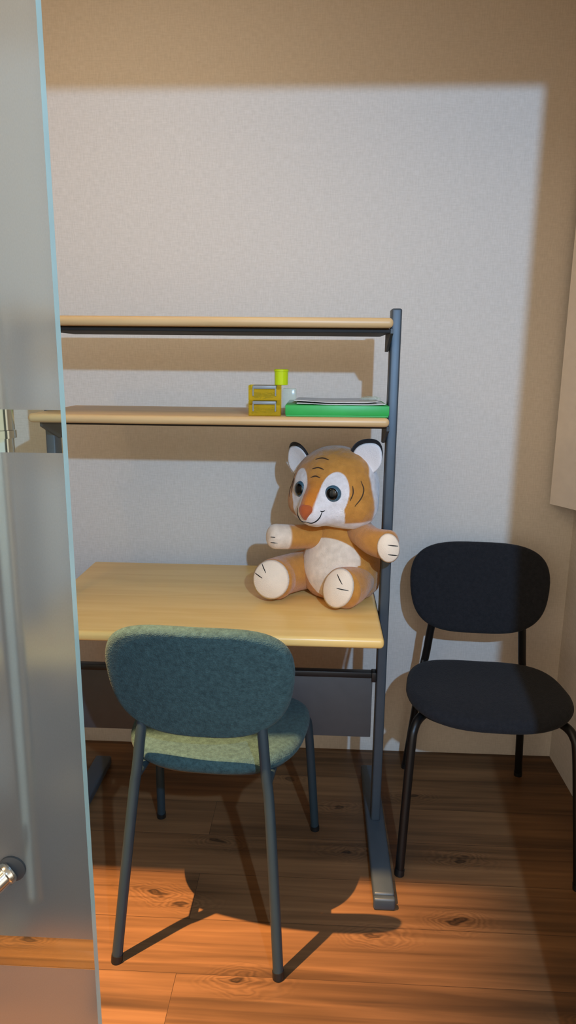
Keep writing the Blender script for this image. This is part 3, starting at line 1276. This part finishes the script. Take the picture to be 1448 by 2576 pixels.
def drawer_box(z, label):
    t = thing('plastic_drawer_box', label, 'storage box', (-0.162, -0.512, z), math.radians(2), 'clear yellow drawer boxes on the middle shelf')
    w, d_, h = 0.041, 0.034, 0.0375
    bm = bmesh.new()
    th = 0.0016
    box(bm, (-w, -d_, 0), (w, d_, th), 0.0005, 1)
    box(bm, (-w, -d_, th), (-w + th, d_, h), 0.0005, 1)
    box(bm, (w - th, -d_, th), (w, d_, h), 0.0005, 1)
    box(bm, (-w + th, d_ - th, th), (w - th, d_, h), 0.0005, 1)
    box(bm, (-w + th, -d_, th), (w - th, -d_ + th, h - 0.010), 0.0005, 1)
    from_bm('shell', bm, M_YEL, t, True, 30)
    bm = bmesh.new()
    box(bm, (-w + 0.010, -d_ - 0.003, h - 0.0085), (w - 0.012, d_ - 0.004, h), 0.002, 2)
    box(bm, (-w + 0.010, -d_ - 0.003, h - 0.026), (-w + 0.0135, -d_ - 0.0005, h - 0.006), 0.001, 1)
    box(bm, (w - 0.0155, -d_ - 0.003, h - 0.026), (w - 0.012, -d_ - 0.0005, h - 0.006), 0.001, 1)
    from_bm('grey_lid', bm, M_GREYRIM, t, True, 30)
    bm = bmesh.new()
    rng = random.Random(int(z * 1000))
    for i in range(60):
        x, y, zz = rng.uniform(-w + 0.008, w - 0.014), rng.uniform(-d_ + 0.008, d_ - 0.008), rng.uniform(0.006, 0.018)
        a = rng.uniform(0, math.pi)
        dx, dy = 0.005 * math.cos(a), 0.005 * math.sin(a)
        tube(bm, [(x - dx, y - dy, zz), (x + dx, y + dy, zz + rng.uniform(-0.003, 0.003))], 0.0013, 6)
    from_bm('metal_clips', bm, M_STAPLE, t, True, 40)['kind'] = 'stuff'
    return t


drawer_box(SZ, 'small clear yellow drawer box with grey lid, lower of two on the middle shelf')
drawer_box(SZ + 0.0385, 'small clear yellow drawer box with grey lid, on top of its twin')
# lime yellow cap on the top box
bm = bmesh.new()
lathe(bm, [(0.0150, 0), (0.0172, 0.001), (0.0172, 0.004), (0.0176, 0.0335), (0.0190, 0.0345), (0.0190, 0.039), (0.0175, 0.0402), (0.006, 0.0402)],
      (0, 0, 0), (0, 0, 1), 40)
cap = from_bm('bottle_cap', bm, M_YCAP, None, True, 40)
cap.location = (-0.1215, -0.505, SZ + 0.0385 + 0.0378)
tag(cap, 'lime yellow round cap standing on the upper yellow drawer box', 'cap')
# clear tub behind them
bm = bmesh.new()
box(bm, (-0.018, -0.02, 0), (0.018, 0.02, 0.066), 0.003, 2)
tub = from_bm('plastic_tub', bm, M_CLR, None, True, 30)
tub.location = (-0.103, -0.440, SZ)
tag(tub, 'clear colourless plastic tub behind the yellow boxes and green box', 'tub')
# green box
gb = thing('green_box', 'flat green cardboard box lying on the middle shelf beside the post', 'box', (0.022, -0.430, SZ))
bm = bmesh.new(); box(bm, (-0.129, -0.118, 0), (0.129, 0.118, 0.024), 0.001, 1)
from_bm('tray', bm, M_GREEN, gb, True, 30)
bm = bmesh.new(); box(bm, (-0.1305, -0.1195, 0.0045), (0.1305, 0.1195, 0.0285), 0.0012, 2)
from_bm('lid', bm, M_GREEN, gb, True, 30)


# papers on the green box
def sheet(name, cx, cy, z, w, d_, rz, mat, label, cat, curl, group):
    bm = bmesh.new()
    nx, ny = 26, 18
    top = []
    bot = []
    for i in range(nx + 1):
        for j in range(ny + 1):
            x = -w / 2 + w * i / nx
            y = -d_ / 2 + d_ * j / ny
            h = curl * (0.5 + 0.5 * noise.noise(Vector((x * 14, y * 14, z * 90)))) * (0.4 + 0.6 * abs(2 * i / nx - 1))
            top.append(bm.verts.new((x, y, h + 0.0009)))
            bot.append(bm.verts.new((x, y, h)))
    k = lambda i, j: i * (ny + 1) + j
    for i in range(nx):
        for j in range(ny):
            bm.faces.new((top[k(i, j)], top[k(i + 1, j)], top[k(i + 1, j + 1)], top[k(i, j + 1)]))
            bm.faces.new((bot[k(i, j)], bot[k(i, j + 1)], bot[k(i + 1, j + 1)], bot[k(i + 1, j)]))
    for i in range(nx):
        for j in (0, ny):
            bm.faces.new((top[k(i, j)], bot[k(i, j)], bot[k(i + 1, j)], top[k(i + 1, j)]))
    for j in range(ny):
        for i in (0, nx):
            bm.faces.new((top[k(i, j)], top[k(i, j + 1)], bot[k(i, j + 1)], bot[k(i, j)]))
    o = from_bm(name, bm, mat, None, True, 50)
    o.location = (cx, cy, z)
    o.rotation_euler = (0, 0, rz)
    tag(o, label, cat, group)
    return o


gz = SZ + 0.0286
sheet('paper_sheet', 0.030, -0.432, gz, 0.225, 0.20, 0.02, M_PAPER, 'lowest white sheet of the loose papers lying on the green box', 'paper', 0.004, 'loose papers on the green box')
sheet('paper_sheet', 0.022, -0.425, gz + 0.0042, 0.215, 0.19, -0.03, M_PAPER, 'topmost white sheet of the loose papers lying on the green box', 'paper', 0.006, 'loose papers on the green box')
# crumpled clear bag on the papers, next to the post
bm = bmesh.new()
bmesh.ops.create_icosphere(bm, subdivisions=4, radius=1)
for v in bm.verts:
    n_ = v.co.copy()
    k = 1 + 0.35 * noise.noise(n_ * 2.3) + 0.18 * noise.noise(n_ * 6)
    v.co = Vector((n_.x * 0.024 * k, n_.y * 0.022 * k, max(0.0, 0.0045 + n_.z * 0.0052 * k)))
bag = from_bm('crumpled_bag', bm, M_CLR, None)
bag.location = (0.110, -0.47, gz + 0.0105)
tag(bag, 'small crumpled clear bag on the papers beside the right post', 'bag')

# patterned pouch behind the tiger
bm = bmesh.new()
bmesh.ops.create_icosphere(bm, subdivisions=4, radius=1)
for v in bm.verts:
    n_ = v.co.copy()
    k = 1 + 0.10 * noise.noise(n_ * 3)
    sx = math.copysign(abs(n_.x) ** 0.7, n_.x)
    v.co = Vector((sx * 0.032 * k, n_.y * 0.022 * k, 0.026 + math.copysign(abs(n_.z) ** 0.8, n_.z) * 0.026))
po = from_bm('cloth_pouch', bm, M_POUCH, None)
po.location = (0.110, -0.150, 0.7205)
tag(po, 'small grey patterned pouch behind the plush tiger on the desk', 'pouch')

# ------------------------------------------------------------------ curling poster on the right wall
bm = bmesh.new()
nx, nz = 40, 24
path = []
for i in range(nx + 1):
    t = i / nx
    y = -0.022 - 0.62 * t
    k = max(0.0, 1 - t / 0.34)
    x = XR_ROOM - 0.0035 - 0.088 * k ** 1.45
    path.append((x, y))
fa, fb = [], []
for j in range(nz + 1):
    z = 0.942 + 1.05 * j / nz
    for (x, y) in path:
        fa.append(bm.verts.new((x, y, z)))
        fb.append(bm.verts.new((x + 0.0022, y + 0.0004, z)))
k2 = lambda i, j: j * (nx + 1) + i
for j in range(nz):
    for i in range(nx):
        bm.faces.new((fa[k2(i, j)], fa[k2(i + 1, j)], fa[k2(i + 1, j + 1)], fa[k2(i, j + 1)]))
        bm.faces.new((fb[k2(i, j)], fb[k2(i, j + 1)], fb[k2(i + 1, j + 1)], fb[k2(i + 1, j)]))
for i in range(nx):
    for j in (0, nz):
        bm.faces.new((fa[k2(i, j)], fb[k2(i, j)], fb[k2(i + 1, j)], fa[k2(i + 1, j)]))
for j in range(nz):
    for i in (0, nx):
        bm.faces.new((fa[k2(i, j)], fa[k2(i, j + 1)], fb[k2(i, j + 1)], fb[k2(i, j)]))
ps = from_bm('paper_poster', bm, M_POSTER, None, True, 50)
tag(ps, 'blank pale poster curling off the right wall above the black chair', 'poster')
